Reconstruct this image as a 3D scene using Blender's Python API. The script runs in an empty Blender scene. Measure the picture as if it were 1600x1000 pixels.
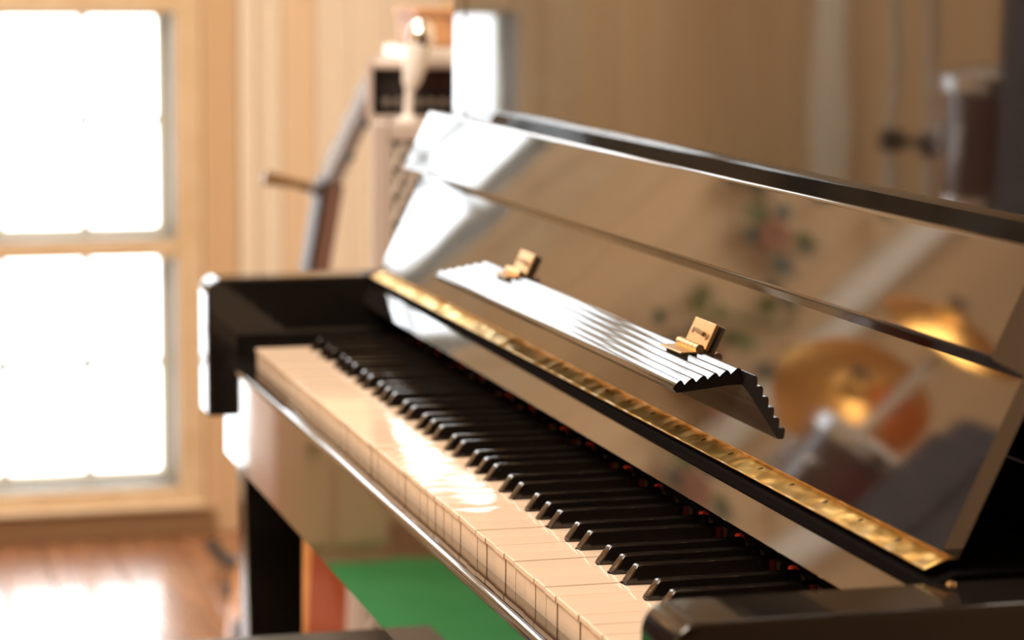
import bpy, bmesh, math, random
from mathutils import Vector, Matrix
random.seed(7)
sc = bpy.context.scene
COL = sc.collection
KZ = 0.73            # height of the white key tops above the floor

# ---------------------------------------------------------------- camera
CP = (2.50793, -0.44223, 0.38281 + KZ)
YAW, PIT, ROL, FPX = 0.273576, 0.138544, 0.006678, 4070.7
fw = Vector((-math.cos(YAW)*math.cos(PIT), math.sin(YAW)*math.cos(PIT), -math.sin(PIT)))
rt = fw.cross(Vector((0, 0, 1))).normalized(); up = rt.cross(fw)
r2 = rt*math.cos(ROL) + up*math.sin(ROL); u2 = -rt*math.sin(ROL) + up*math.cos(ROL)
M = Matrix((r2, u2, -fw)).transposed().to_4x4(); M.translation = Vector(CP)
cam = bpy.data.cameras.new('camera'); co = bpy.data.objects.new('camera', cam); COL.objects.link(co)
co.matrix_world = M
cam.sensor_width = 36; cam.lens = FPX/1600*36
cam.dof.use_dof = True; cam.dof.focus_distance = 1.66; cam.dof.aperture_fstop = 6.0
cam.clip_start = 0.02
sc.camera = co

# ---------------------------------------------------------------- world, lamps, exposure
w = bpy.data.worlds.new('sky'); sc.world = w; w.use_nodes = True
bg = w.node_tree.nodes['Background']; bg.inputs[0].default_value = (0.93, 0.97, 1.0, 1); bg.inputs[1].default_value = 6.2
sc.view_settings.view_transform = 'Standard'; sc.view_settings.look = 'None'
sc.view_settings.gamma = 1; sc.view_settings.use_curve_mapping = False
sc.view_settings.exposure = 0.12

def area(name, loc, target, size, power, color, sy=None):
    l = bpy.data.lights.new(name, 'AREA'); l.energy = power; l.color = color
    l.shape = 'RECTANGLE'; l.size = size; l.size_y = sy or size
    o = bpy.data.objects.new(name, l); COL.objects.link(o); o.location = (loc[0], loc[1], loc[2]+KZ)
    d = Vector(target) - Vector(loc); o.rotation_euler = d.to_track_quat('-Z', 'Y').to_euler()
    return o
area('ceiling_light', (0.6, -1.1, 1.86), (0.6, -1.1, 0), 1.3, 84, (1.0, 0.85, 0.69), 1.1)
area('ceiling_light', (-1.4, -0.5, 1.86), (-1.4, -0.5, 0), 0.8, 26, (1.0, 0.90, 0.79), 0.8)

# ---------------------------------------------------------------- materials
def mat(name, color, rough=0.5, metal=0.0, ior=1.5, coat=0.0, spec=None):
    m = bpy.data.materials.new(name); m.use_nodes = True
    b = m.node_tree.nodes['Principled BSDF']
    b.inputs['Base Color'].default_value = (*color, 1); b.inputs['Roughness'].default_value = rough
    b.inputs['Metallic'].default_value = metal; b.inputs['IOR'].default_value = ior
    b.inputs['Coat Weight'].default_value = coat
    return m
def nodes(m): return m.node_tree.nodes, m.node_tree.links, m.node_tree.nodes['Principled BSDF']
def noise_color(m, c1, c2, scale=(1, 1, 1), ns=5, detail=4, lo=.35, hi=.65, object_random=0.0):
    N, L, b = nodes(m)
    tc = N.new('ShaderNodeTexCoord'); mp = N.new('ShaderNodeMapping'); mp.inputs['Scale'].default_value = scale
    n = N.new('ShaderNodeTexNoise'); n.inputs['Scale'].default_value = ns; n.inputs['Detail'].default_value = detail
    r = N.new('ShaderNodeValToRGB'); r.color_ramp.elements[0].position = lo; r.color_ramp.elements[1].position = hi
    r.color_ramp.elements[0].color = (*c1, 1); r.color_ramp.elements[1].color = (*c2, 1)
    L.new(tc.outputs['Object'], mp.inputs[0]); L.new(mp.outputs[0], n.inputs['Vector']); L.new(n.outputs['Fac'], r.inputs[0])
    L.new(r.outputs[0], b.inputs['Base Color'])
    if object_random:
        oi = N.new('ShaderNodeObjectInfo'); hs = N.new('ShaderNodeHueSaturation')
        ma = N.new('ShaderNodeMapRange'); ma.inputs[3].default_value = 1-object_random; ma.inputs[4].default_value = 1+object_random
        L.new(oi.outputs['Random'], ma.inputs[0]); L.new(ma.outputs[0], hs.inputs['Value']); L.new(r.outputs[0], hs.inputs['Color'])
        L.new(hs.outputs[0], b.inputs['Base Color'])
    return m
def bump(m, scale, strength, dist=0.001, mapping=(1, 1, 1), detail=2):
    N, L, b = nodes(m)
    tc = N.new('ShaderNodeTexCoord'); mp = N.new('ShaderNodeMapping'); mp.inputs['Scale'].default_value = mapping
    n = N.new('ShaderNodeTexNoise'); n.inputs['Scale'].default_value = scale; n.inputs['Detail'].default_value = detail
    bp = N.new('ShaderNodeBump'); bp.inputs['Strength'].default_value = strength; bp.inputs['Distance'].default_value = dist
    L.new(tc.outputs['Object'], mp.inputs[0]); L.new(mp.outputs[0], n.inputs['Vector']); L.new(n.outputs['Fac'], bp.inputs['Height'])
    L.new(bp.outputs[0], b.inputs['Normal'])
    return m
lacquer = bump(mat('black_lacquer', (0.012, 0.010, 0.009), 0.035, ior=2.45), 9, 0.25, 0.0012, (0.6, 1, 1), 1)
lacquer_shelf = mat('black_shelf_lacquer', (0.012, 0.010, 0.009), 0.04, ior=1.85)
lacquer_arm = mat('black_arm_lacquer', (0.012, 0.010, 0.009), 0.05, ior=1.5)
lacquer_soft = mat('black_satin_lacquer', (0.008, 0.007, 0.006), 0.12, ior=1.4)
keyblack = mat('ebony_key', (0.010, 0.008, 0.007), 0.09, ior=1.7)
keywhite = noise_color(mat('ivory_key', (0.9, 0.8, 0.68), 0.03, ior=1.6), (0.79, 0.62, 0.475), (0.84, 0.67, 0.52), (1, 1, 1), 6, 2, object_random=0.02)
keywood = mat('key_wood', (0.20, 0.13, 0.085), 0.6)
redfelt = bump(mat('red_felt', (0.75, 0.06, 0.03), 0.95), 900, 0.4, 0.0004)
brass = bump(mat('brass', (0.90, 0.64, 0.23), 0.30, 1.0), 42, 1.0, 0.0055, (0.9, 1.0, 1.0), 1)
brass_bright = mat('polished_brass', (0.98, 0.74, 0.42), 0.16, 1.0)
brass_satin = mat('satin_brass', (0.92, 0.62, 0.28), 0.36, 1.0)
barrelm = mat('pale_brass', (0.98, 0.74, 0.42), 0.30, 0.85)
bronze = mat('aged_bronze', (0.30, 0.20, 0.10), 0.4, 0.8)
screwdark = mat('dark_screw', (0.10, 0.06, 0.02), 0.35, 0.8)
chrome = mat('chrome', (0.85, 0.85, 0.86), 0.10, 1.0)
satin = mat('satin_steel', (0.72, 0.68, 0.62), 0.4, 0.4)
steel = mat('brushed_steel', (0.45, 0.42, 0.40), 0.30, 1.0)
darkmetal = mat('dark_metal', (0.04, 0.035, 0.03), 0.3, 0.7)
rubber = mat('black_rubber', (0.02, 0.018, 0.016), 0.5)
leather = bump(mat('black_leather', (0.10, 0.095, 0.085), 0.25, ior=1.8), 300, 0.25, 0.0006)
vinyl = bump(mat('grey_vinyl', (0.62, 0.54, 0.50), 0.40), 400, 0.3, 0.0006)
greymesh = mat('grey_wire_mesh', (0.80, 0.74, 0.67), 0.45, 0.0)
baffle_m = mat('grey_baffle_cloth', (0.10, 0.085, 0.075), 0.8)
blackpl = mat('black_plastic', (0.02, 0.016, 0.014), 0.4)
wallboard = noise_color(mat('pine_board', (0.8, 0.6, 0.36), 0.6), (0.80, 0.57, 0.34), (0.88, 0.66, 0.42), (9, 9, 0.35), 4, 3, object_random=0.07)
palewood = noise_color(mat('pale_board', (0.85, 0.7, 0.5), 0.6), (0.80, 0.73, 0.62), (0.86, 0.79, 0.69), (9, 9, 0.35), 4, 3, object_random=0.03)
midwood = noise_color(mat('warm_board', (0.8, 0.6, 0.4), 0.6), (0.76, 0.60, 0.43), (0.80, 0.64, 0.47), (9, 9, 0.35), 4, 3)
orangewood = noise_color(mat('honey_board', (0.8, 0.5, 0.26), 0.6), (0.64, 0.46, 0.28), (0.69, 0.50, 0.32), (9, 9, 0.35), 4, 3)
framewood = noise_color(mat('window_wood', (0.82, 0.6, 0.36), 0.5), (0.70, 0.54, 0.35), (0.76, 0.61, 0.42), (4, 4, 4), 4, 3)
cupwood = mat('pale_pine', (0.95, 0.62, 0.42), 0.6)
darkbase = mat('aged_baseboard', (0.30, 0.19, 0.10), 0.5)
backwall = mat('dimmed_back_wall', (0.05, 0.035, 0.025), 0.8)  # dimness behind the camera put into the wall colour, keeps the near arm black
plaster = mat('cream_plaster', (0.82, 0.66, 0.46), 0.8)
sashm = mat('sash_paint', (0.72, 0.68, 0.56), 0.6)
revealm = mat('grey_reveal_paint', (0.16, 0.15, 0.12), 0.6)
bargrey = mat('weathered_bar', (0.22, 0.20, 0.16), 0.5)
railblack = mat('black_matt', (0.006, 0.005, 0.005), 0.9, ior=1.08)
whitepaint = mat('white_paint', (0.93, 0.91, 0.85), 0.4)
floorwood = noise_color(mat('floor_wood', (0.4, 0.17, 0.07), 0.27, ior=1.8, coat=.3), (0.24, 0.10, 0.045), (0.38, 0.18, 0.085), (0.7, 8, 1), 5, 5, object_random=0.10)
glass = bpy.data.materials.new('window_glass'); glass.use_nodes = True
_n, _l = glass.node_tree.nodes, glass.node_tree.links; _n.clear()
_o = _n.new('ShaderNodeOutputMaterial'); _mx = _n.new('ShaderNodeMixShader'); _t = _n.new('ShaderNodeBsdfTransparent'); _g = _n.new('ShaderNodeBsdfGlossy')
_g.inputs['Roughness'].default_value = 0.02; _mx.inputs[0].default_value = 0.06
_l.new(_t.outputs[0], _mx.inputs[1]); _l.new(_g.outputs[0], _mx.inputs[2]); _l.new(_mx.outputs[0], _o.inputs[0])
guitar_top = mat('spruce_top', (0.80, 0.38, 0.12), 0.25, coat=.4)
guitar_side = mat('mahogany_side', (0.30, 0.06, 0.02), 0.2, coat=.5)
guitar_neck = mat('neck_wood', (0.20, 0.11, 0.08), 0.3)
headm = mat('grey_headstock', (0.22, 0.19, 0.18), 0.55)
ebony = mat('ebony_board', (0.05, 0.035, 0.03), 0.35)
micwhite = mat('white_enamel', (0.97, 0.96, 0.95), 0.3)
whitepl = mat('white_plastic', (0.9, 0.88, 0.85), 0.25)
brownwood = noise_color(mat('brown_box_wood', (0.5, 0.25, 0.12), 0.5), (0.42, 0.20, 0.09), (0.62, 0.34, 0.17), (2, 6, 8), 6, 4)
mahogany = noise_color(mat('dark_mahogany', (0.03, 0.01, 0.006), 0.6, ior=1.35), (0.020, 0.006, 0.004), (0.045, 0.014, 0.008), (2, 2, 9), 4, 4)
green = bump(noise_color(mat('green_fabric', (0.05, 0.35, 0.1), 0.95), (0.05, 0.45, 0.13), (0.09, 0.55, 0.18), (1, 1, 1), 7, 3), 500, 0.5, 0.001)
cymbal_m = bump(mat('cymbal_bronze', (0.95, 0.52, 0.14), 0.24, 1.0), 30, 0.3, 0.001)
drumred = mat('drum_shell_red', (0.10, 0.012, 0.008), 0.12, coat=.8)
drumhead = mat('drum_head', (0.82, 0.78, 0.70), 0.5)
leafm = mat('leaf_green', (0.12, 0.16, 0.03), 0.5)
leafteal = mat('leaf_teal', (0.05, 0.10, 0.10), 0.5)
flowerred = mat('flower_red', (0.42, 0.19, 0.12), 0.7)

# ---------------------------------------------------------------- mesh helpers
def box(bm, x0, x1, y0, y1, z0, z1, bev=0.0, seg=2):
    t = bmesh.new()
    bmesh.ops.create_cube(t, size=1)
    for v in t.verts:
        v.co = Vector(((x0+x1)/2 + v.co.x*(x1-x0), (y0+y1)/2 + v.co.y*(y1-y0), (z0+z1)/2 + v.co.z*(z1-z0)))
    if bev: bmesh.ops.bevel(t, geom=t.edges[:], offset=bev, segments=seg, profile=.5, affect='EDGES')
    merge(bm, t)
def merge(bm, t):
    me = bpy.data.meshes.new('tmp'); t.to_mesh(me); t.free(); bm.from_mesh(me); bpy.data.meshes.remove(me)
def prism_x(bm, poly, x0, x1, bev=0.0, seg=2):
    """poly of (y,z), extruded along x"""
    t = bmesh.new()
    a = [t.verts.new((x0, y, z)) for y, z in poly]; b = [t.verts.new((x1, y, z)) for y, z in poly]
    n = len(poly)
    t.faces.new(a); t.faces.new(b[::-1])
    for i in range(n): t.faces.new((a[i], b[i], b[(i+1) % n], a[(i+1) % n]))
    bmesh.ops.recalc_face_normals(t, faces=t.faces[:])
    if bev:
        ed = [e for e in t.edges if len(e.link_faces) == 2 and e.link_faces[0].normal.angle(e.link_faces[1].normal, 0) > 0.6]
        bmesh.ops.bevel(t, geom=ed, offset=bev, segments=seg, profile=.5, affect='EDGES')
    merge(bm, t)
def tube(bm, pts, rad, n=12, caps=True):
    pts = [Vector(p) for p in pts]
    if not hasattr(rad, '__len__'): rad = [rad]*len(pts)
    rings = []
    prev = None
    for i, p in enumerate(pts):
        d = (pts[min(i+1, len(pts)-1)] - pts[max(i-1, 0)]).normalized()
        if prev is None:
            a = d.orthogonal().normalized()
        else:
            a = (prev - d*prev.dot(d)).normalized()
        prev = a; b = d.cross(a)
        rings.append([bm.verts.new(p + (a*math.cos(2*math.pi*k/n) + b*math.sin(2*math.pi*k/n))*rad[i]) for k in range(n)])
    for i in range(len(rings)-1):
        for k in range(n):
            bm.faces.new((rings[i][k], rings[i][(k+1) % n], rings[i+1][(k+1) % n], rings[i+1][k]))
    if caps:
        bm.faces.new(rings[0][::-1]); bm.faces.new(rings[-1])
def lathe(bm, prof, origin, axis=(0, 0, 1), n=32):
    """prof of (r, h) along axis"""
    axis = Vector(axis).normalized(); a = axis.orthogonal().normalized(); b = axis.cross(a); o = Vector(origin)
    rings = []
    for r, h in prof:
        r = max(r, 1e-5)
        rings.append([bm.verts.new(o + axis*h + (a*math.cos(2*math.pi*k/n)+b*math.sin(2*math.pi*k/n))*r) for k in range(n)])
    for i in range(len(rings)-1):
        for k in range(n):
            bm.faces.new((rings[i][k], rings[i][(k+1) % n], rings[i+1][(k+1) % n], rings[i+1][k]))
    bm.faces.new(rings[0][::-1]); bm.faces.new(rings[-1])
WLOC = {}
def smooth(me, ang=35):
    for p in me.polygons: p.use_smooth = True
    me.set_sharp_from_angle(angle=math.radians(ang))
def weighted(o):
    wn = o.modifiers.new('weighted', 'WEIGHTED_NORMAL'); wn.keep_sharp = True; wn.weight = 100
def obj(name, bm, m, parent=None, origin=None, smooth_on=True, recalc=True):
    """bm in key frame coordinates (z=0 is the key tops); origin in the same frame"""
    if recalc: bmesh.ops.recalc_face_normals(bm, faces=bm.faces[:])
    if origin is None:
        if parent is not None: origin = WLOC[parent]
        else:
            xs = [v.co for v in bm.verts]
            origin = ((min(c.x for c in xs)+max(c.x for c in xs))/2, (min(c.y for c in xs)+max(c.y for c in xs))/2, min(c.z for c in xs))
    origin = Vector(origin)
    bmesh.ops.translate(bm, verts=bm.verts[:], vec=-origin)
    me = bpy.data.meshes.new(name); bm.to_mesh(me); bm.free()
    if smooth_on: smooth(me)
    me.materials.append(m)
    o = bpy.data.objects.new(name, me); COL.objects.link(o)
    if smooth_on: weighted(o)
    place(o, parent, origin)
    return o
def place(o, parent, origin):
    WLOC[o] = Vector(origin)
    if parent is None: o.location = Vector(origin) + Vector((0, 0, KZ))
    else: o.parent = parent; o.location = Vector(origin) - WLOC[parent]
def thing(name, label, cat, loc, group=None):
    o = bpy.data.objects.new(name, None); o.empty_display_size = .05; COL.objects.link(o); place(o, None, loc)
    return tag(o, label, cat, group)
def tag(o, label, cat, group=None):
    o['label'] = label; o['category'] = cat
    if group: o['group'] = group
    return o
def struct(name, bm, m, parent=None, **k):
    o = obj(name, bm, m, parent, **k)
    if parent is None: o['kind'] = 'structure'
    return o
B = bmesh.new
FLOOR = -KZ

# ---------------------------------------------------------------- the room
XW, YR, YL, XB, ZC = -2.43, 0.80, -2.6, 4.2, 1.90
# floor with planks
b = B(); box(b, XW-.1, XB, YL, YR, FLOOR-.05, FLOOR-.006); fl = struct('floor', b, mahogany)
plank_w = 0.13
protos = {}
for j in range(int((YR-YL)/plank_w)+1):
    y0 = YL + j*plank_w; y1 = min(y0+plank_w, YR)
    if y1-y0 < .01: continue
    x = XW - (0.35 + .55*((j*0.37) % 1))*0
    first = 0.5 + 1.0*((j*0.61) % 1)
    xs = [XW, XW+first]
    while xs[-1] < XB: xs.append(min(xs[-1]+1.7, XB))
    for a, c in zip(xs[:-1], xs[1:]):
        b = B(); box(b, a+.001, c-.001, y0+.001, y1-.001, FLOOR-.006, FLOOR, .0012, 1)
        obj('floorboard', b, floorwood, fl, origin=(a, y0, FLOOR), smooth_on=False)
# window wall: glass set back 11 cm in a painted reveal
WY0, WY1, WZ0, WZ1 = -0.500, 0.277, -0.637, 1.62
FW = 0.050      # width of the wooden frame round the glass
b = B()
box(b, XW-.14, XW-.012, YL, WY0-FW, FLOOR, ZC); box(b, XW-.14, XW-.012, WY1+FW, YR, FLOOR, ZC)
box(b, XW-.14, XW-.012, WY0-FW, WY1+FW, WZ1+FW, ZC); box(b, XW-.14, XW-.012, WY0-FW, WY1+FW, FLOOR, FLOOR+.05)
wf = struct('wall_far', b, plaster)
# boards on the window wall
def board(y0, y1, m, t=0.012, z0=FLOOR, z1=ZC):
    b = B(); box(b, XW-.012, XW-.012+t, y0+.0007, y1-.0007, z0, z1, .002, 1)
    obj('wall_board', b, m, wf, origin=(XW, (y0+y1)/2, z0), smooth_on=False)
board(.3280, .3980, orangewood, .016)
board(.3985, .4310, palewood, .026); board(.4310, .4820, palewood, .014); board(.4820, .5480, midwood, .018)
y = .5480
for wd in (.068, .070, .062, .052):
    board(y, y+wd, palewood, .013); y += wd
y = WY0-FW
board(y-.075, y, framewood, .022); y -= .075
i = 0
while y > YL+.01:
    wd = (.085, .098, .078)[i % 3]; y0 = max(y-wd, YL)
    board(y0, y, wallboard, .012 + .002*(i % 2)); y = y0; i += 1
# window / glazed door leaf
win = thing('window_1', 'tall glazed window', 'window', (XW, (WY0+WY1)/2, FLOOR+.05))
del win['label']; del win['category']; win['kind'] = 'structure'
b = B()
x0, x1 = XW-.125, XW+.004
box(b, x0, x1, WY1, WY1+FW, FLOOR+.05, WZ1+FW, .004); box(b, x0, x1, WY0-FW, WY0, FLOOR+.05, WZ1+FW, .004)
box(b, x0, x1, WY0, WY1, WZ1, WZ1+FW, .004); box(b, x0, x1, WY0, WY1, FLOOR+.05, WZ0, .004)
obj('window_frame', b, framewood, win)
ZR = [(-.190, -.156), (.275, .312), (.742, .775), (1.20, 1.235)]     # cross rails
zs = [WZ0] + [z for r in ZR for z in r] + [WZ1]
for za, zb in ZR:
    b = B(); box(b, x0, XW+.002, WY0, WY1, za, zb, .004); obj('cross_rail', b, framewood, win)
# narrow inner sash close to the glass
for k in range(0, 10, 2):
    za, zb = zs[k], zs[k+1]; b = B()
    box(b, XW-.122, XW-.094, WY1-.021, WY1-.003, za, zb); box(b, XW-.122, XW-.094, WY0+.003, WY0+.021, za, zb)
    box(b, XW-.122, XW-.094, WY0+.021, WY1-.021, za, za+.016); box(b, XW-.122, XW-.094, WY0+.021, WY1-.021, zb-.010, zb)
    obj('inner_sash', b, sashm, win)
# painted reveal lining behind the frame's front edge
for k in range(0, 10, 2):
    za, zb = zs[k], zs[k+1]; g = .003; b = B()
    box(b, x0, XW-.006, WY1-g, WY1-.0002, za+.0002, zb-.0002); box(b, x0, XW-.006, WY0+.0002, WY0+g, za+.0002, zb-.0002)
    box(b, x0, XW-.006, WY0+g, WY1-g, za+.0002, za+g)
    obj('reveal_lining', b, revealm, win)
my = [WY1+.002 - .1625*k for k in range(1, 5)]
for k in range(0, 10, 2):
    za, zb = zs[k], zs[k+1]
    for yy in my:
        b = B(); box(b, XW-.120, XW-.100, yy-.0075, yy+.0075, za, zb, .001, 1); obj('glazing_bar', b, bargrey, win)
    b = B(); zm = (za+zb)/2+.006; box(b, XW-.119, XW-.101, WY0, WY1, zm-.006, zm+.006, .001, 1); obj('glazing_bar', b, bargrey, win)
    ys = [WY1]+my+[WY0]
    for q in range(5):
        for zp, zq in ((za, zm), (zm, zb)):
            b = B(); box(b, XW-.113, XW-.109, ys[q+1], ys[q], zp, zq); obj('pane', b, glass, win, smooth_on=False)
b = B(); box(b, XW-.012, XW+.018, WY0-FW-.07, WY1+FW+.02, FLOOR, FLOOR+.050, .006); struct('baseboard_far', b, darkbase)
b = B(); box(b, XW-.012, XW+.034, WY0-FW-.0, WY1+FW, WZ0-.038, WZ0-.030, .003); struct('trim_2', b, framewood)
# white pipe column on the wall seen in the piano's polish
b = B()
for yy, rr in ((-1.14, .038),):
    tube(b, [(XW+.045, yy, FLOOR), (XW+.045, yy, ZC)], rr, 20)
struct('trim_1', b, whitepaint)
# other walls, ceiling
b = B(); box(b, XW-.14, XB+.1, YR, YR+.1, FLOOR, ZC); struct('wall_right', b, plaster)
b = B(); box(b, XW-.14, XB+.1, YL-.1, YL, FLOOR, ZC); struct('wall_left', b, plaster)
b = B(); box(b, XB, XB+.1, YL, YR, FLOOR, ZC); struct('wall_back', b, backwall)
b = B(); box(b, XW-.14, XB+.1, YL-.1, YR+.1, ZC, ZC+.1); struct('ceiling', b, plaster)

# ---------------------------------------------------------------- the piano
piano = thing('upright_piano', 'black polished upright piano with open fallboard and brass hinge, in the foreground', 'piano', (0.615, .25, FLOOR))
TOTAL = 1.222
XI0, XI1 = -.050, 1.294        # inner faces of the two arms
XO0, XO1 = -.104, 1.346        # outer faces
def arm(x0, x1, dy=0):
    pts = [(-.040, -.076), (-.040, .0475)]
    for k in range(1, 8):
        a = math.pi/2*k/7; pts.append((-.040+.015*(1-math.cos(a)), .0475+.015*math.sin(a)))
    pts += [(.30, .0625), (.30, -.076)]
    pts = [(y+dy if y < .1 else y, z) for y, z in pts]
    b = B(); prism_x(b, pts, x0, x1, .0035, 3); return b
obj('side_arm', arm(XO0, XI0), lacquer_arm, piano, origin=((XO0+XI0)/2, -.04, -.076))
obj('side_arm', arm(XI1, XO1, .006), lacquer_arm, piano, origin=((XO1+XI1)/2, -.04, -.076))
# a small brass screw on the near arm
b = B(); lathe(b, [(.0028, 0), (.0026, .0012), (.0015, .0018), (0, .0020)], (1.302, .1335, .0625)); obj('arm_screw', b, brass_bright, piano)
# cabinet sides
for x0, x1 in ((XO0, XI0-.0005), (XI1+.0005, XO1)):
    b = B(); box(b, x0+.001, x1-.001, .232, .56, FLOOR+.02, .445, .003); obj('side_panel', b, lacquer, piano)
    b = B(); box(b, x0+.001, x1-.001, .225, .56, .0632, .44, .003); obj('side_post', b, lacquer, piano)
b = B(); box(b, XO0, XO1, -.008, .30, -.112, -.080, .003); obj('key_bed', b, lacquer_soft, piano)
# front rail (key slip) with rounded top edge
b = B(); pts = [(-.0235, -.112), (-.0235, -.022)]
for k in range(1, 6):
    a = math.pi/2*k/5; pts.append((-.0235+.006*(1-math.cos(a)), -.022+.006*math.sin(a)))
pts += [(-.0035, -.016), (-.0035, -.112)]
prism_x(b, pts, XI0+.0005, XI1-.0005); obj('key_slip', b, lacquer, piano)
# key blocks beside the keys
for x0, x1 in ((XI0+.0005, -.002), (TOTAL+.002, XI1-.0005)):
    b = B(); box(b, x0, x1, -.003, .165, -.06, -.001, .003); obj('key_block', b, lacquer_soft, piano)
# legs (toe columns)
def leg(x0, x1):
    b = B(); t = bmesh.new()
    top = [(x0, -.004), (x1, -.004), (x1, .056), (x0, .056)]
    vb = []
    for z, yo in ((-.112, 0), (-.32, .004), (FLOOR+.07, .010)):
        vb.append([t.verts.new((x, (y if y > .03 else y+yo*1.0) - (yo*.3 if y > .03 else 0), z)) for x, y in top])
    for i in range(2):
        for k in range(4): t.faces.new((vb[i][k], vb[i][(k+1) % 4], vb[i+1][(k+1) % 4], vb[i+1][k]))
    t.faces.new(vb[0]); t.faces.new(vb[-1][::-1])
    bmesh.ops.bevel(t, geom=t.edges[:], offset=.003, segments=2, profile=.5, affect='EDGES'); merge(b, t)
    return b
for x0, x1 in ((XO0+.004, XI0+.006), (XI1-.006, XO1-.004)):
    obj('leg', leg(x0, x1), lacquer_soft, piano)
    b = B(); box(b, x0-.002, x1+.002, -.02, .40, FLOOR+.02, FLOOR+.07, .006); obj('toe_block', b, lacquer, piano)
    b = B(); lathe(b, [(.02, -.009), (.02, .009)], ((x0+x1)/2, .03, FLOOR+.02), (1, 0, 0), 20); obj('caster', b, brass_satin, piano)
b = B(); box(b, XI0, XI1, .262, .275, FLOOR+.08, -.113, .002); obj('lower_panel', b, lacquer, piano)
b = B(); box(b, XI0, XI1, .262, .50, FLOOR+.03, FLOOR+.08, .002); obj('bottom_rail', b, lacquer, piano)
b = B(); box(b, XO0, XO1, .56, .575, FLOOR+.05, .44); obj('back_board', b, brownwood, piano)
b = B(); box(b, XI0+.0005, XI1-.0005, .2255, .245, .03, .44, .0015); obj('upper_panel', b, lacquer, piano)
b = B(); box(b, XO0-.012, XO1+.012, .205, .58, .4455, .468, .005); obj('top_lid', b, lacquer, piano)
# pedals
for xx in (.56, .61, .66):
    b = B(); t = bmesh.new(); box(t, xx-.012, xx+.012, .15, .262, FLOOR+.045, FLOOR+.055, .004); merge(b, t); obj('pedal', b, brass_bright, piano)

# --- keys
C_BLACK = [20.57, 48.0, 89.1, 116.6, 144.0]
blacks = [(47 + 144.0 - 164.5)/1000]
for oc in range(7):
    for c in C_BLACK: blacks.append((47 + 164.5*oc + c)/1000)
BW = 0.0052
WY = 0.150
def white_key_mesh(kx):
    x0, x1 = kx*.0235+.0005, (kx+1)*.0235-.0005
    nl = x0; nr = x1
    for c in blacks:
        if c-BW-.001 < x0 < c+BW+.001: nl = c+BW+.0010
        if c-BW-.001 < x1 < c+BW+.001: nr = c-BW-.0010
    key = (round((nl-x0)*1e4), round((x1-nr)*1e4))
    return x0, x1, nl, nr, key
wcache = {}; bcache = {}
for k in range(52):
    x0, x1, nl, nr, key = white_key_mesh(k)
    ox = k*.0235
    org = Vector((ox, 0, -.02))
    if key not in wcache:
        b = B(); t = bmesh.new()
        pl = [(x0, 0)]
        if nl > x0: pl += [(x0, .0492), (nl, .0492)]
        pl += [(nl, WY), (nr, WY)]
        if nr < x1: pl += [(nr, .0492), (x1, .0492)]
        pl += [(x1, 0)]
        lo = [t.verts.new((x, y, -.0035)) for x, y in pl]; hi = [t.verts.new((x, y, 0)) for x, y in pl]
        t.faces.new(lo); ftop = t.faces.new(hi[::-1]); n = len(pl)
        for i in range(n): t.faces.new((lo[i], lo[(i+1) % n], hi[(i+1) % n], hi[i]))
        bmesh.ops.bevel(t, geom=list(ftop.edges), offset=.0006, segments=2, profile=.5, affect='EDGES')
        merge(b, t)
        box(b, x0+.0003, x1-.0003, .0012, .0480, -.030, -.0036)
        o = obj('white_key', b, keywhite, piano, origin=org); wcache[key] = o.data
    else:
        o = bpy.data.objects.new('white_key', wcache[key]); weighted(o); COL.objects.link(o); place(o, piano, org)
    o.location.z += random.uniform(-.00035, .00015); o.location.y += random.uniform(-.0004, .0004)
    o.rotation_euler = (random.uniform(-.001, .001), random.uniform(-.003, .003), random.uniform(-.0006, .0006))
bkey = None
for c in blacks:
    org = Vector((c, .05, 0))
    if bkey is None:
        t = bmesh.new()
        H = .0118
        rows = [(.0500, -.004, .0052), (.0502, .0004, .0052), (.0574, H-.0016, .0044), (.0590, H, .0042), (.0620, H+.0002, .0042), (.1485, H, .0042), (.1485, -.004, .0052)]
        # cross-sections along y
        vs = []
        def sect(y, zt, wt, wb=.0052):
            r = .0011
            P = [(-wb, -.004), (-wt-.0001, zt-r), (-wt+r*.35, zt-r*.3), (-wt+r, zt), (wt-r, zt), (wt-r*.35, zt-r*.3), (wt+.0001, zt-r), (wb, -.004)]
            return [t.verts.new((c+px, y, pz)) for px, pz in P]
        S = [(.0500, .0002, .0050), (.0506, .0016, .0049), (.0562, H-.0026, .0044), (.0576, H-.0008, .0043), (.0600, H, .0042), (.1485, H, .0042)]
        for y, zt, wt in S: vs.append(sect(y, zt, wt))
        for i in range(len(vs)-1):
            for k in range(8): t.faces.new((vs[i][k], vs[i][(k+1) % 8], vs[i+1][(k+1) % 8], vs[i+1][k]))
        t.faces.new(vs[0]); t.faces.new(vs[-1][::-1])
        o = obj('black_key', t, keyblack, piano, origin=org); bkey = o.data
        b = B(); box(b, c-.0036, c+.0036, .1487, .1520, -.004, .0088, .0006, 1)
        tl = obj('key_tail', b, keywood, o, origin=org); tkey = tl.data
    else:
        o = bpy.data.objects.new('black_key', bkey); weighted(o); COL.objects.link(o); place(o, piano, org)
        tl = bpy.data.objects.new('key_tail', tkey); COL.objects.link(tl); place(tl, o, org)
    o.location.z += random.uniform(-.0003, .0003); o.rotation_euler = (random.uniform(-.001, .001), random.uniform(-.012, .012), 0)
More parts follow.
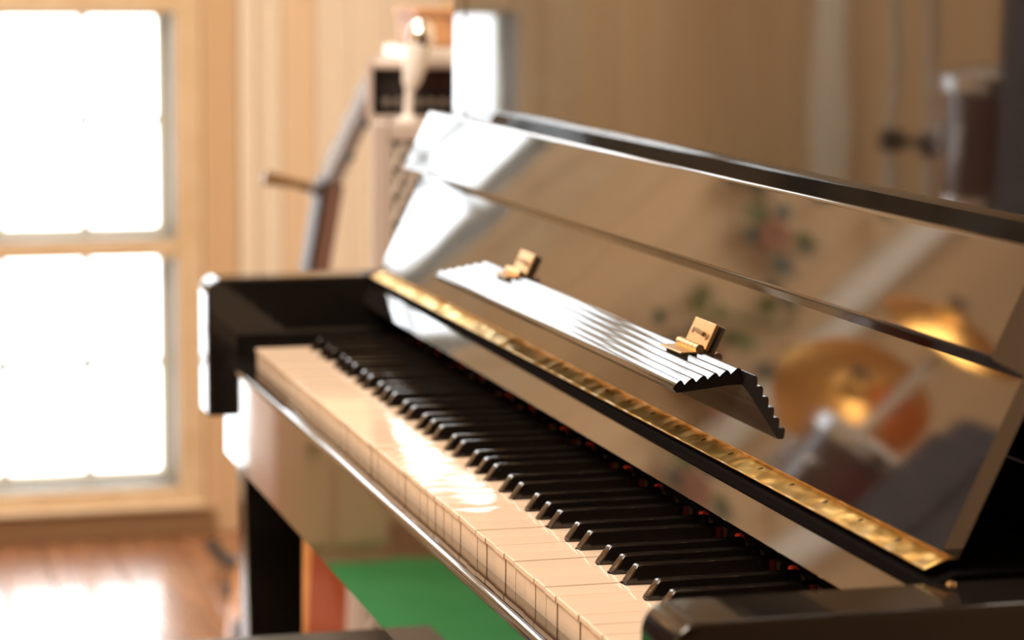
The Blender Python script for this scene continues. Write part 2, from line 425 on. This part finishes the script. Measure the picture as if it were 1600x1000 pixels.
# dark rear of the keyboard, felt and name board
b = B(); box(b, XI0+.001, XI1-.001, .1505, .21, -.05, -.004); obj('balance_rail', b, lacquer_soft, piano)
for k in range(1, 52):
    xx = k*.0235
    if any(abs(xx-c) < .012 for c in blacks): continue
    b = B(); box(b, xx-.0040, xx+.0040, .1515, .1565, -.004, .0095, .001, 1)
    obj('felt_tab', b, redfelt, piano, origin=(xx, .154, -.004))
b = B(); prism_x(b, [(.1171, .0348), (.1300, .0525), (.2000, .0525), (.2000, .0360)], XI0+.001, XI1-.001, .0006, 1); obj('name_board', b, lacquer, piano)
b = B(); prism_x(b, [(.1268, .0530), (.1268, .0606), (.141, .0655), (.215, .0655), (.215, .0530)], XI0+.001, XI1-.001, .0008, 1); obj('hinge_rail', b, railblack, piano)
# --- things tilted with the fallboard (it sits a few mm higher at the treble end)
SH = .0042
def shear(bm):
    for v in bm.verts: v.co.z += SH*v.co.x
    return bm
P0 = Vector((.136, .070)); U = Vector((.427, .904)); U.normalize(); NN = Vector((-U.y, U.x))
def pn(u, n): q = P0 + U*u + NN*n; return (q.x, q.y)
XF0, XF1 = -.047, 1.284
# fallboard: thin leaf below, thick front lip above
lip = [(.1020, .0205)]
for k in range(0, 6):
    a = math.pi/2*k/5; lip.append((.1020+.0012*0+.0015*(math.sin(a)), .0202+.0015*(1-math.cos(a))*0+.0015*(math.sin(a))))
prof = [(0, 0), (.1020, 0), (.1020, .0195), (.1028, .0212), (.1045, .0217), (.1630, .0217), (.1658, .0209), (.1668, .0190), (.1668, .0120), (.1480, -.010), (0, -.010)]
b = B(); prism_x(b, [pn(u, n) for u, n in prof], XF0, XF1)
fb = obj('fallboard', shear(b), lacquer, piano, origin=(XF0, .136, .070))
# long brass hinge along its foot
b = B(); prism_x(b, [(.1262, .0610), (.1412, .0664), (.1408, .0676), (.1260, .0622)], XF0, XF1, .0003, 1)
ph = obj('long_hinge', shear(b), brass, piano, origin=(XF0, .13, .062))
b = B(); n = 26; L = (XF1-XF0)/n
for k in range(n):
    a = XF0+k*L
    tube(b, [(a+.0005, .1422, .0694), (a+L-.0005, .1422, .0694)], .0034, 12)
obj('hinge_barrel', shear(b), barrelm, ph)
for k in range(25):
    xx = XF0+.03+k*.052
    b = B(); ax = Vector((0, -.0046, .0127)).normalized()
    lathe(b, [(.0021, 0), (.0021, .0003), (.0012, .0005), (0, .0005)], (xx, .1348, .06455+.0007), ax, 12)
    obj('hinge_screw', shear(b), screwdark, ph)
# --- music shelf
J = Vector(pn(.0462, .0035)); T = Vector(pn(.0200, .0440))
e = (T-J).normalized(); hN = Vector((-e.y, e.x))
if hN.y < 0: hN = -hN
Ls = (T-J).length
poly = []
nr = 6
for k in range(nr):
    for s in range(6):
        f = (k + s/6)/nr
        prof_h = .0030*(0, .85, 1.0, .86, .60, .30)[s]
        if k == nr-1: prof_h *= 1.15
        poly.append(tuple(J + e*(f*Ls) + hN*(.0042*(1-f)**.7*.6 + .0006 + prof_h - .0030)))
poly.append(tuple(T + hN*(-.0028)))
poly.append(tuple(T - e*.002 + hN*(-.0060)))
for f in (.8, .6, .4, .2):
    poly.append(tuple(J + e*(f*Ls) + hN*(-.0062 - .0022*math.sin(math.pi*f)*0 - .0012*(1-f))))
poly.append(tuple(J + hN*(-.0085)))
XS0, XS1 = .309, .942
b = B(); prism_x(b, poly, XS0, XS1)
ms = obj('music_shelf', shear(b), lacquer_shelf, fb)
# butt hinges of the shelf
def butt(xc):
    b = B(); w = .021
    # leaf on the fallboard
    prism_x(b, [pn(.0500, .0012), pn(.0690, .0012), pn(.0690, .0040), pn(.0500, .0040)], xc-w, xc+w, .0006, 2)
    o = obj('shelf_hinge', shear(b), brass_satin, fb)
    b2 = B(); kz = pn(.0490, .0072); L = 2*w/5
    for k in range(5):
        tube(b2, [(xc-w+k*L+.0004, *kz), (xc-w+(k+1)*L-.0004, *kz)], .0032, 14)
    # leaf lying on the shelf
    p = Vector(kz)
    a1 = p + hN*(-.0030) ; a2 = J + e*.016 + hN*(.0034); a3 = a2 + hN*.0013; a4 = a1 + hN*.0016 + e*.001
    prism_x(b2, [tuple(a1), tuple(a2), tuple(a3), tuple(a4)], xc-w, xc+w, .0003, 1)
    merge_into(o, shear(b2))
    m = o.data; m.materials.append(bronze)
    b3 = B()
    for dx, uu in ((-.0145, .0600), (.0145, .0585)):
        q = pn(uu, .0040); lathe(b3, [(.0023, -.0001), (.0023, .0003), (.0012, .0006), (0, .0006)], (xc+dx, *q), (0, NN.x, NN.y), 12)
    # raised catch bar in the middle
    q = pn(.0600, .0040); tube(b3, [(xc-.006, *pn(.0605, .0048)), (xc+.009, *pn(.0595, .0048))], .0016, 8)
    merge_into(o, shear(b3), 1)
    return o
def merge_into(o, bm, mi=0):
    for f in bm.faces: f.material_index = mi
    bmesh.ops.translate(bm, verts=bm.verts[:], vec=-WLOC[o])
    bmesh.ops.recalc_face_normals(bm, faces=bm.faces[:])
    t = bmesh.new(); t.from_mesh(o.data); me = bpy.data.meshes.new('t'); bm.to_mesh(me); bm.free(); t.from_mesh(me); bpy.data.meshes.remove(me)
    t.to_mesh(o.data); t.free(); smooth(o.data)
butt(.846); butt(.404)

# ---------------------------------------------------------------- piano bench
bench = thing('piano_bench', 'black leather piano bench pushed under the keyboard, its top at the bottom edge', 'bench', (.70, .01, FLOOR))
b = B(); box(b, .305, 1.06, -.15, .18, -.276, -.2075, .006, 3); obj('seat', b, leather, bench)
b = B(); box(b, .335, 1.03, -.125, .155, -.335, -.277, .003); obj('seat_frame', b, lacquer_soft, bench)
for xx in (.36, 1.005):
    for yy in (-.10, .13):
        b = B(); t = bmesh.new(); bmesh.ops.create_cube(t, size=1)
        for v in t.verts:
            s = .046 if v.co.z > 0 else .030
            v.co = Vector((xx+v.co.x*s, yy+v.co.y*s, -.336 if v.co.z > 0 else FLOOR))
        bmesh.ops.bevel(t, geom=t.edges[:], offset=.003, segments=2, affect='EDGES'); merge(b, t)
        obj('leg', b, lacquer_soft, bench)

# ---------------------------------------------------------------- amplifier stack
AMPR = math.radians(-14)
def cabinet(name, label, y0, y1, z0, z1, xf, xb, group=None):
    c = thing(name, label, 'speaker cabinet', (xf, y0, z0), group); c.rotation_euler.z = AMPR
    b = B(); fr = .022
    box(b, xb, xf, y0, y0+fr, z0, z1, .004); box(b, xb, xf, y1-fr, y1, z0, z1, .004)
    box(b, xb, xf, y0+fr, y1-fr, z1-fr, z1, .004); box(b, xb, xf, y0+fr, y1-fr, z0, z0+fr, .004)
    box(b, xb, xb+.015, y0+fr, y1-fr, z0+fr, z1-fr)
    obj('cabinet_shell', b, vinyl, c)
    b = B(); box(b, xf-.040, xf-.034, y0+fr, y1-fr, z0+fr, z1-fr); obj('baffle', b, baffle_m, c)
    # expanded metal grille: two sets of diagonal strips
    b = B(); p = .015; h = z1-z0-2*fr; wv = y1-y0-2*fr
    ya, yb, za, zb = y0+fr+.004, y1-fr, z0+fr, z1-fr
    slope = 2.2
    for sgn in (1, -1):
        s = -h/slope
        while s < wv + h/slope:
            # line y = ya + s + sgn*(z-za)/slope
            pts = []
            for i in range(2):
                z = za if i == 0 else zb
                pts.append([ya + s + (sgn*(z-za)/slope), z])
            (yA, zA), (yB, zB) = pts
            def clip(yA, zA, yB, zB):
                t0, t1 = 0.0, 1.0; d = yB-yA
                if abs(d) < 1e-9: return None
                ta, tb = (ya-yA)/d, (yb-yA)/d
                if ta > tb: ta, tb = tb, ta
                t0, t1 = max(t0, ta), min(t1, tb)
                if t1 <= t0: return None
                return (yA+d*t0, zA+(zB-zA)*t0, yA+d*t1, zA+(zB-zA)*t1)
            r = clip(yA, zA, yB, zB)
            if r:
                tube(b, [(xf-.008+.001*sgn, r[0], r[1]), (xf-.008+.001*sgn, r[2], r[3])], .0042 if sgn > 0 else .0016, 4)
            s += p
    box(b, xf-.012, xf-.004, y0+fr-.001, y0+fr+.004, za, zb)
    g = obj('grille', b, greymesh, c, smooth_on=False); g['kind'] = 'stuff'
    return c
cabinet('speaker_cabinet', 'grey speaker cabinet with wire grille directly under the amplifier head', .250, .72, -.228, .181, -.60, -.93)
cabinet('speaker_cabinet', 'larger grey speaker cabinet standing on the floor behind the piano leg, below the other cabinet', .216, .74, FLOOR, -.2285, -.585, -.95)
hd = thing('amplifier_head', 'black amplifier head with a row of knobs on top of the speaker stack', 'amplifier', (-.64, .262, .1815)); hd.rotation_euler.z = AMPR; hd.location.x -= .014
HZ0, HZ1 = .1815, .252
b = B(); fr = .008
box(b, -.90, -.64, .256, .256+fr, HZ0, HZ1, .002); box(b, -.90, -.64, .66-fr, .66, HZ0, HZ1, .002)
box(b, -.90, -.645, .256, .66, HZ1-fr, HZ1, .003); box(b, -.90, -.64, .256, .66, HZ0, HZ0+fr*.6, .002); box(b, -.90, -.88, .256, .66, HZ0, HZ1)
obj('head_shell', b, vinyl, hd)
b = B(); box(b, -.68, -.66, .264, .652, HZ0+.005, HZ1-.009); obj('front_panel', b, blackpl, hd)
for k in range(12):
    b = B(); yy = .280+k*.014
    lathe(b, [(.0052, 0), (.0048, .010), (.003, .0115), (0, .0115)], (-.660, yy, HZ0+.021), (1, 0, 0), 14); obj('knob', b, steel, hd)
b = B(); box(b, -.6598, -.656, .30, .62, HZ0+.036, HZ1-.012, .001); obj('name_strip', b, mahogany, hd)
# papers / case on the head
b = B(); box(b, -.86, -.66, .325, .62, .2525, .268, .002); tag(obj('paper_stack', b, whitepl), 'flat stack of white papers lying on the amplifier head', 'papers')
bx = thing('wooden_box', 'brown wooden box standing on the papers above the amplifier head', 'box', (-.78, .33, .2685))
b = B(); box(b, -.84, -.72, .262+.075, .44, .2685, .306, .003); obj('box_body', b, brownwood, bx)
b = B(); box(b, -.843, -.717, .334, .443, .3065, .316, .003); obj('box_lid', b, brownwood, bx)
# white microphone on a short gooseneck in front of the head
mic = thing('microphone', 'white microphone standing upright in front of the amplifier head', 'microphone', (-.622, .302, .1815))
m0 = Vector((-.617, .300, .1815))
b = B(); lathe(b, [(.014, 0), (.014, .004), (.006, .007), (.005, .007)], m0, (0, 0, 1), 20); obj('mic_base', b, micwhite, mic)
b = B(); tube(b, [m0+Vector((.0, 0, .006)), m0+Vector((0, .002, .040))], .0055, 12); obj('mic_stem', b, micwhite, mic)
ax = Vector((0, .22, 1)).normalized(); c0 = m0+Vector((0, .002, .038))
b = B(); lathe(b, [(.006, 0), (.011, .010), (.0145, .030), (.0160, .055), (.0155, .058)], c0, ax, 24); obj('mic_body', b, micwhite, mic)
b = B(); lathe(b, [(.0165, .058), (.0175, .066), (.0165, .076), (.011, .085), (.004, .089), (0, .0895)], c0, ax, 24); obj('mic_grille', b, chrome, mic)

# ---------------------------------------------------------------- guitar, seen edge-on
gt = thing('acoustic_guitar', 'orange acoustic guitar seen edge-on, leaning left of the speaker stack', 'guitar', (-1.13, .23, FLOOR))
GX = -1.13
lean = Vector((0, .172, 1)).normalized(); gn = Vector((0, -lean.z, lean.y))     # gn: towards the room (-y)
g0 = Vector((GX, .222 - .172*.33, FLOOR+.012))      # foot of the sound board plane
def gp(x, h, d): return Vector((GX+x, 0, 0)) + Vector((0, g0.y, g0.z)) + lean*h + gn*d
outline = []
def half(h):
    pts = [(0, .0), (.02, .095), (.06, .155), (.12, .183), (.17, .182), (.22, .155), (.27, .128), (.31, .123), (.36, .135), (.41, .142), (.45, .128), (.478, .085), (.485, .03), (.487, 0)]
    for (a, wa), (c, wc) in zip(pts, pts[1:]):
        if a <= h <= c: 
            f = (h-a)/(c-a) if c > a else 0; return wa+(wc-wa)*f
    return 0
hs = [.0, .004, .012, .022, .04, .06, .08, .10, .12, .145, .17, .195, .22, .245, .27, .29, .31, .335, .36, .385, .41, .43, .45, .464, .474, .481, .485, .487]
ring = [(half(h), h) for h in hs] + [(-half(h), h) for h in hs[::-1][1:-1]]
def slab(d0, d1, scale=1.0):
    b = B(); A = [b.verts.new(gp(x*scale, h, d0)) for x, h in ring]; C = [b.verts.new(gp(x*scale, h, d1)) for x, h in ring]
    b.faces.new(A); b.faces.new(C[::-1]); n = len(ring)
    for i in range(n): b.faces.new((A[i], A[(i+1) % n], C[(i+1) % n], C[i]))
    return b
obj('body_side', slab(-.096, -.0405), guitar_side, gt)
obj('sound_board', slab(-.040, .0), guitar_top, gt)
b = B(); box(b, -.03, .03, 0, 0, 0, 0); b.free()
def gbox(x0, x1, h0, h1, d0, d1, bev=.001):
    t = bmesh.new(); bmesh.ops.create_cube(t, size=1)
    for v in t.verts: v.co = gp((x0+x1)/2+v.co.x*(x1-x0), (h0+h1)/2+v.co.y*(h1-h0), (d0+d1)/2+v.co.z*(d1-d0))
    if bev: bmesh.ops.bevel(t, geom=t.edges[:], offset=bev, segments=2, affect='EDGES')
    return t
b = B(); lathe(b, [(.044, .0004), (.044, .0012), (0, .0012)], gp(0, .315, 0), gn, 32); obj('sound_hole', b, ebony, gt)
b = B()
for k in range(6):
    xx = -.020+.008*k
    tube(b, [gp(xx, .115, .0120), gp(xx, .800, .0095)], .0006, 4)
b_ = obj('strings', b, steel, gt); b_['kind'] = 'stuff'
obj('bridge', gbox(-.09, .09, .10, .128, .0005, .010), ebony, gt)
HN = .487
obj('neck', gbox(-.027, .027, HN+.0005, .800, -.024, .002, .006), guitar_neck, gt)
obj('fingerboard', gbox(-.028, .028, .40, .799, .0025, .008), ebony, gt)
# headstock bends back
hb = (lean*1.0 + Vector((0, .30, 0))).normalized(); hn = Vector((0, -hb.z, hb.y)); h0 = gp(0, .800, .002)
t = bmesh.new(); bmesh.ops.create_cube(t, size=1)
for v in t.verts:
    wd = .036 if v.co.y < 0 else .033
    p = h0 + hb*(.0885+v.co.y*.175) + hn*(-.009 + v.co.z*.020); v.co = Vector((GX + v.co.x*2*wd, p.y, p.z))
bmesh.ops.bevel(t, geom=t.edges[:], offset=.002, segments=2, affect='EDGES'); obj('headstock', t, headm, gt)
for k in range(3):
    for sx in (-1, 1):
        b = B(); p = h0 + hb*(.04+k*.05) + hn*(-.009); tube(b, [(GX+sx*.037, p.y, p.z), (GX+sx*.050, p.y, p.z), (GX+sx*.051, p.y, p.z), (GX+sx*.064, p.y, p.z)], [.003, .003, .006, .006], 10); obj('tuning_peg', b, darkmetal, gt)
b = B(); p = gp(0, .10, .010); tube(b, [gp(.13, .22, .001), gp(.13, .22, .014)], .018, 16); obj('control_knob', b, whitepl, gt)
cp = thing('capo', 'bronze capo clamped on the guitar neck, handle pointing left', 'capo', gp(0, .775, .006))
b = B(); tube(b, [gp(.0, .782, .0215), gp(.0, .784, .040), gp(0, .786, .088)], [.009, .0065, .011], 10); obj('handle', b, bronze, cp)
t = gbox(-.033, .033, .772, .786, .0125, .021, .002); obj('clamp_bar', t, screwdark, cp)
# curved tubular stand on the floor, further back
st = thing('floor_stand', 'black curved tubular stand with two upturned feet on the floor behind the piano leg', 'stand', (-1.95, .40, FLOOR))
b = B(); tube(b, [(-1.95, .400, FLOOR+.06), (-1.95, .400, FLOOR+.30)], .011, 12); obj('upright', b, darkmetal, st)
for pts in ([(-1.95, .40, FLOOR+.10), (-2.02, .37, FLOOR+.030), (-2.08, .34, FLOOR+.014), (-2.12, .312, FLOOR+.018), (-2.15, .298, FLOOR+.035)],
            [(-1.95, .40, FLOOR+.12), (-1.88, .345, FLOOR+.060), (-1.84, .31, FLOOR+.018), (-1.82, .285, FLOOR+.016), (-1.81, .270, FLOOR+.034)],
            [(-1.95, .40, FLOOR+.10), (-1.98, .46, FLOOR+.03), (-2.02, .53, FLOOR+.014), (-2.04, .57, FLOOR+.014)]):
    b = B(); tube(b, pts, .0125, 10); f = obj('foot', b, darkmetal, st)
    b = B(); d = (Vector(pts[-1])-Vector(pts[-2])).normalized(); tube(b, [Vector(pts[-1])-d*.004, Vector(pts[-1])+d*.010], .012, 12); obj('rubber_tip', b, rubber, f)

# ---------------------------------------------------------------- things on the room side, seen in the piano's polish
# green rug
b = B(); box(b, -2.078, -1.20, -1.75, -.50, FLOOR+.0005, FLOOR+.010, .004); tag(obj('green_rug', b, green), 'bright green rug on the floor, mirrored in the key slip', 'rug')
# cymbal stand
s = thing('cymbal_stand', 'chrome double stand carrying two golden cymbals, mirrored in the fallboard', 'cymbal stand', (-1.70, -.975, FLOOR))
for px, py, zc, rad, ax in ((-1.70, -.975, .74, .145, (.62, .62, .48)), (-1.60, -1.0, .95, .12, (.35, .45, .8))):
    b = B(); tube(b, [(px, py, FLOOR+.12), (px, py, FLOOR+.75)], .013, 14); obj('lower_tube', b, satin, s)
    b = B(); tube(b, [(px, py, FLOOR+.72), (px, py, zc+.03)], .0105, 12); obj('upper_tube', b, satin, s)
    b = B(); lathe(b, [(.012, 0), (.022, .005), (.022, .035), (.012, .04)], (px, py, FLOOR+.78), n=16); tube(b, [(px, py, FLOOR+.80), (px+.05, py-.03, FLOOR+.80)], .006, 8); obj('clamp', b, darkmetal, s)
    b = B(); A = Vector(ax).normalized()
    pr = [(rad, -.028), (rad*.8, -.018), (rad*.5, -.006), (rad*.24, .0), (rad*.20, .008), (rad*.12, .020), (.01, .024), (.01, .0225), (rad*.115, .0185), (rad*.19, .0065), (rad*.24, -.0015), (rad*.5, -.0075), (rad*.8, -.0195), (rad, -.0292)]
    lathe(b, pr, (px, py, zc), A, 48); obj('cymbal', b, cymbal_m, s)
    b = B(); lathe(b, [(.012, .0), (.014, .012), (.006, .016)], Vector((px, py, zc))+A*.022, A, 12); obj('wing_nut', b, darkmetal, s)
b = B(); tube(b, [(-1.70, -.975, FLOOR+.20), (-1.60, -1.0, FLOOR+.20)], .008, 8); obj('cross_brace', b, chrome, s)
for k in range(3):
    px, py = -1.70, -.975
    a = 2*math.pi*k/3+.5; dx, dy = math.cos(a), math.sin(a)
    b = B(); tube(b, [(px+dx*.012, py+dy*.012, FLOOR+.34), (px+dx*.24, py+dy*.24, FLOOR+.022)], .008, 8); tube(b, [(px+dx*.012, py+dy*.012, FLOOR+.14), (px+dx*.15, py+dy*.15, FLOOR+.16)], .006, 8); l = obj('leg', b, chrome, s)
    b = B(); lathe(b, [(.011, 0), (.013, .03)], (px+dx*.242, py+dy*.242, FLOOR+.0105), n=10); obj('rubber_foot', b, rubber, l)
def drum(d, c, r, h, ax, legs=True):
    c = Vector(c); A = Vector(ax).normalized()
    b = B(); lathe(b, [(r, -h/2), (r, h/2)], c, A, 40); obj('shell', b, drumred, d)
    for s in (1, -1):
        b = B(); o = c+A*(s*(h/2))
        lathe(b, [(r+.001, -.012), (r+.010, -.012), (r+.010, .012), (r+.001, .014), (r-.004, .010), (r-.004, -.004)], o, A, 40); obj('hoop', b, chrome, d)
        b = B(); lathe(b, [(r-.003, .0005), (r-.003, .0025)], o, A, 40); obj('drum_head', b, drumhead, d)
    a = A.orthogonal().normalized(); bb = A.cross(a)
    for k in range(6):
        t = 2*math.pi*k/6+.4; dd = a*math.cos(t)+bb*math.sin(t); p = c+dd*(r+.008)
        b = B(); tube(b, [p-A*(h*.45), p+A*(h*.45)], .0035, 6); lathe(b, [(.006, -.03), (.011, -.02), (.011, .02), (.006, .03)], p, A, 10); obj('lug', b, chrome, d)
    if legs:
        for k in range(3):
            t = 2*math.pi*k/3+.2; p = c+Vector((math.cos(t), math.sin(t), 0))*(r+.014)
            b = B(); tube(b, [(p.x, p.y, c.z), (p.x, p.y, FLOOR+.0105)], .006, 8); obj('leg', b, chrome, d)
    return d
d = thing('tom_drums', 'pair of dark red tom drums, one above the other, on one chrome pole', 'drums', (-1.31, -1.19, FLOOR))
drum(d, (-1.31, -1.00, .10), .095, .19, (.05, .05, 1), False)
drum(d, (-1.43, -1.03, .56), .14, .18, (.15, .25, 1), False)
b = B(); tube(b, [(-1.37, -1.21, FLOOR+.02), (-1.37, -1.21, .56), (-1.40, -1.17, .565)], .010, 12); tube(b, [(-1.37, -1.21, .10), (-1.33, -1.10, .10)], .008, 8); obj('pole', b, chrome, d)
b = B(); lathe(b, [(.14, 0), (.14, .012), (.02, .02)], (-1.37, -1.21, FLOOR+.0105), n=24); obj('round_base', b, darkmetal, d)
drum(thing('floor_tom', 'large dark red floor tom with chrome lugs standing on its own three legs', 'drum', (-1.75, -1.45, FLOOR)), (-1.75, -1.47, -.42), .19, .36, (0, 0, 1))
# tall dark cabinet on the room side
cb = thing('wooden_cabinet', 'tall dark mahogany cabinet on the room side, mirrored at the right edge', 'cabinet', (-.70, -1.0, FLOOR))
b = B(); box(b, -.93, -.48, -1.24, -.80, FLOOR, .68, .03, 4); obj('cabinet_body', b, mahogany, cb)
for x0, x1 in ((-.90, -.71), (-.70, -.51)):
    b = B(); box(b, x0, x1, -.799, -.784, FLOOR+.06, .62, .004); dr = obj('door', b, mahogany, cb)
    b = B(); xx = -.725 if x0 < -.8 else -.685; tube(b, [(xx, -.783, .05), (xx, -.765, .06), (xx, -.765, .14), (xx, -.783, .15)], .004, 8); obj('handle', b, brass_satin, dr)
# unseen cupboard added to block the low window's reflection in the key slip
lc = thing('blocker_cupboard', 'added low pine cupboard blocking the window reflection at the far end of the key slip', 'cupboard', (-2.22, -.62, FLOOR))
b = B(); box(b, -2.40, -2.10, -.66, -.45, FLOOR, -.335, .004); obj('cupboard_body', b, cupwood, lc)
b = B(); box(b, -2.40, -2.08, -.68, -.435, -.3345, -.31, .004); obj('cupboard_top', b, framewood, lc)
for y0, y1 in ((-.65, -.560), (-.550, -.46)):
    b = B(); box(b, -2.0995, -2.085, y0, y1, FLOOR+.04, -.35, .003); dr = obj('door', b, cupwood, lc)
    b = B(); lathe(b, [(.006, 0), (.006, .012), (.011, .016), (.009, .024)], (-2.0845, y1-.03 if y0 < -.6 else y0+.03, -.5), (1, 0, 0), 12); obj('knob', b, bronze, dr)
# flowers on the wall
fg = thing('flower_garland', 'garland of red flowers and green leaves hung on the board wall', 'garland', (XW+.02, -1.0, .60))
b = B(); pts = [(XW+.02, -.80-.1*math.sin(k*.9)-.02*k, 1.28-.045*k) for k in range(16)]; tube(b, pts, .005, 6); obj('stem', b, leafm, fg)
for k in range(64):
    p = Vector(pts[random.randrange(15)]) + Vector((random.uniform(0, .05), random.uniform(-.12, .12), random.uniform(-.05, .05)))
    kind = random.choice(['leaf', 'leaf', 'teal', 'teal', 'flower'])
    b = B()
    if kind == 'flower':
        for q in range(6):
            a = q*math.pi/3; lathe(b, [(.002, 0), (.017, .004), (.010, .009), (0, .011)], p+Vector((0, math.cos(a)*.022, math.sin(a)*.022)), (1, 0, 0), 8)
        obj('flower', b, flowerred, fg)
    else:
        d = Vector((random.uniform(.1, .5), random.uniform(-1, 1), random.uniform(-1, 1))).normalized()*.055; s = Vector((1, 0, 0)).cross(d).normalized()*.022
        v = [b.verts.new(q) for q in (p, p+d*.4+s, p+d, p+d*.4-s)]; v2 = [b.verts.new(q.co+Vector((.0015, 0, 0))) for q in v]
        b.faces.new(v); b.faces.new(v2[::-1])
        for i in range(4): b.faces.new((v[i], v[(i+1) % 4], v2[(i+1) % 4], v2[i]))
        obj('leaf', b, leafm if kind == 'leaf' else leafteal, fg)
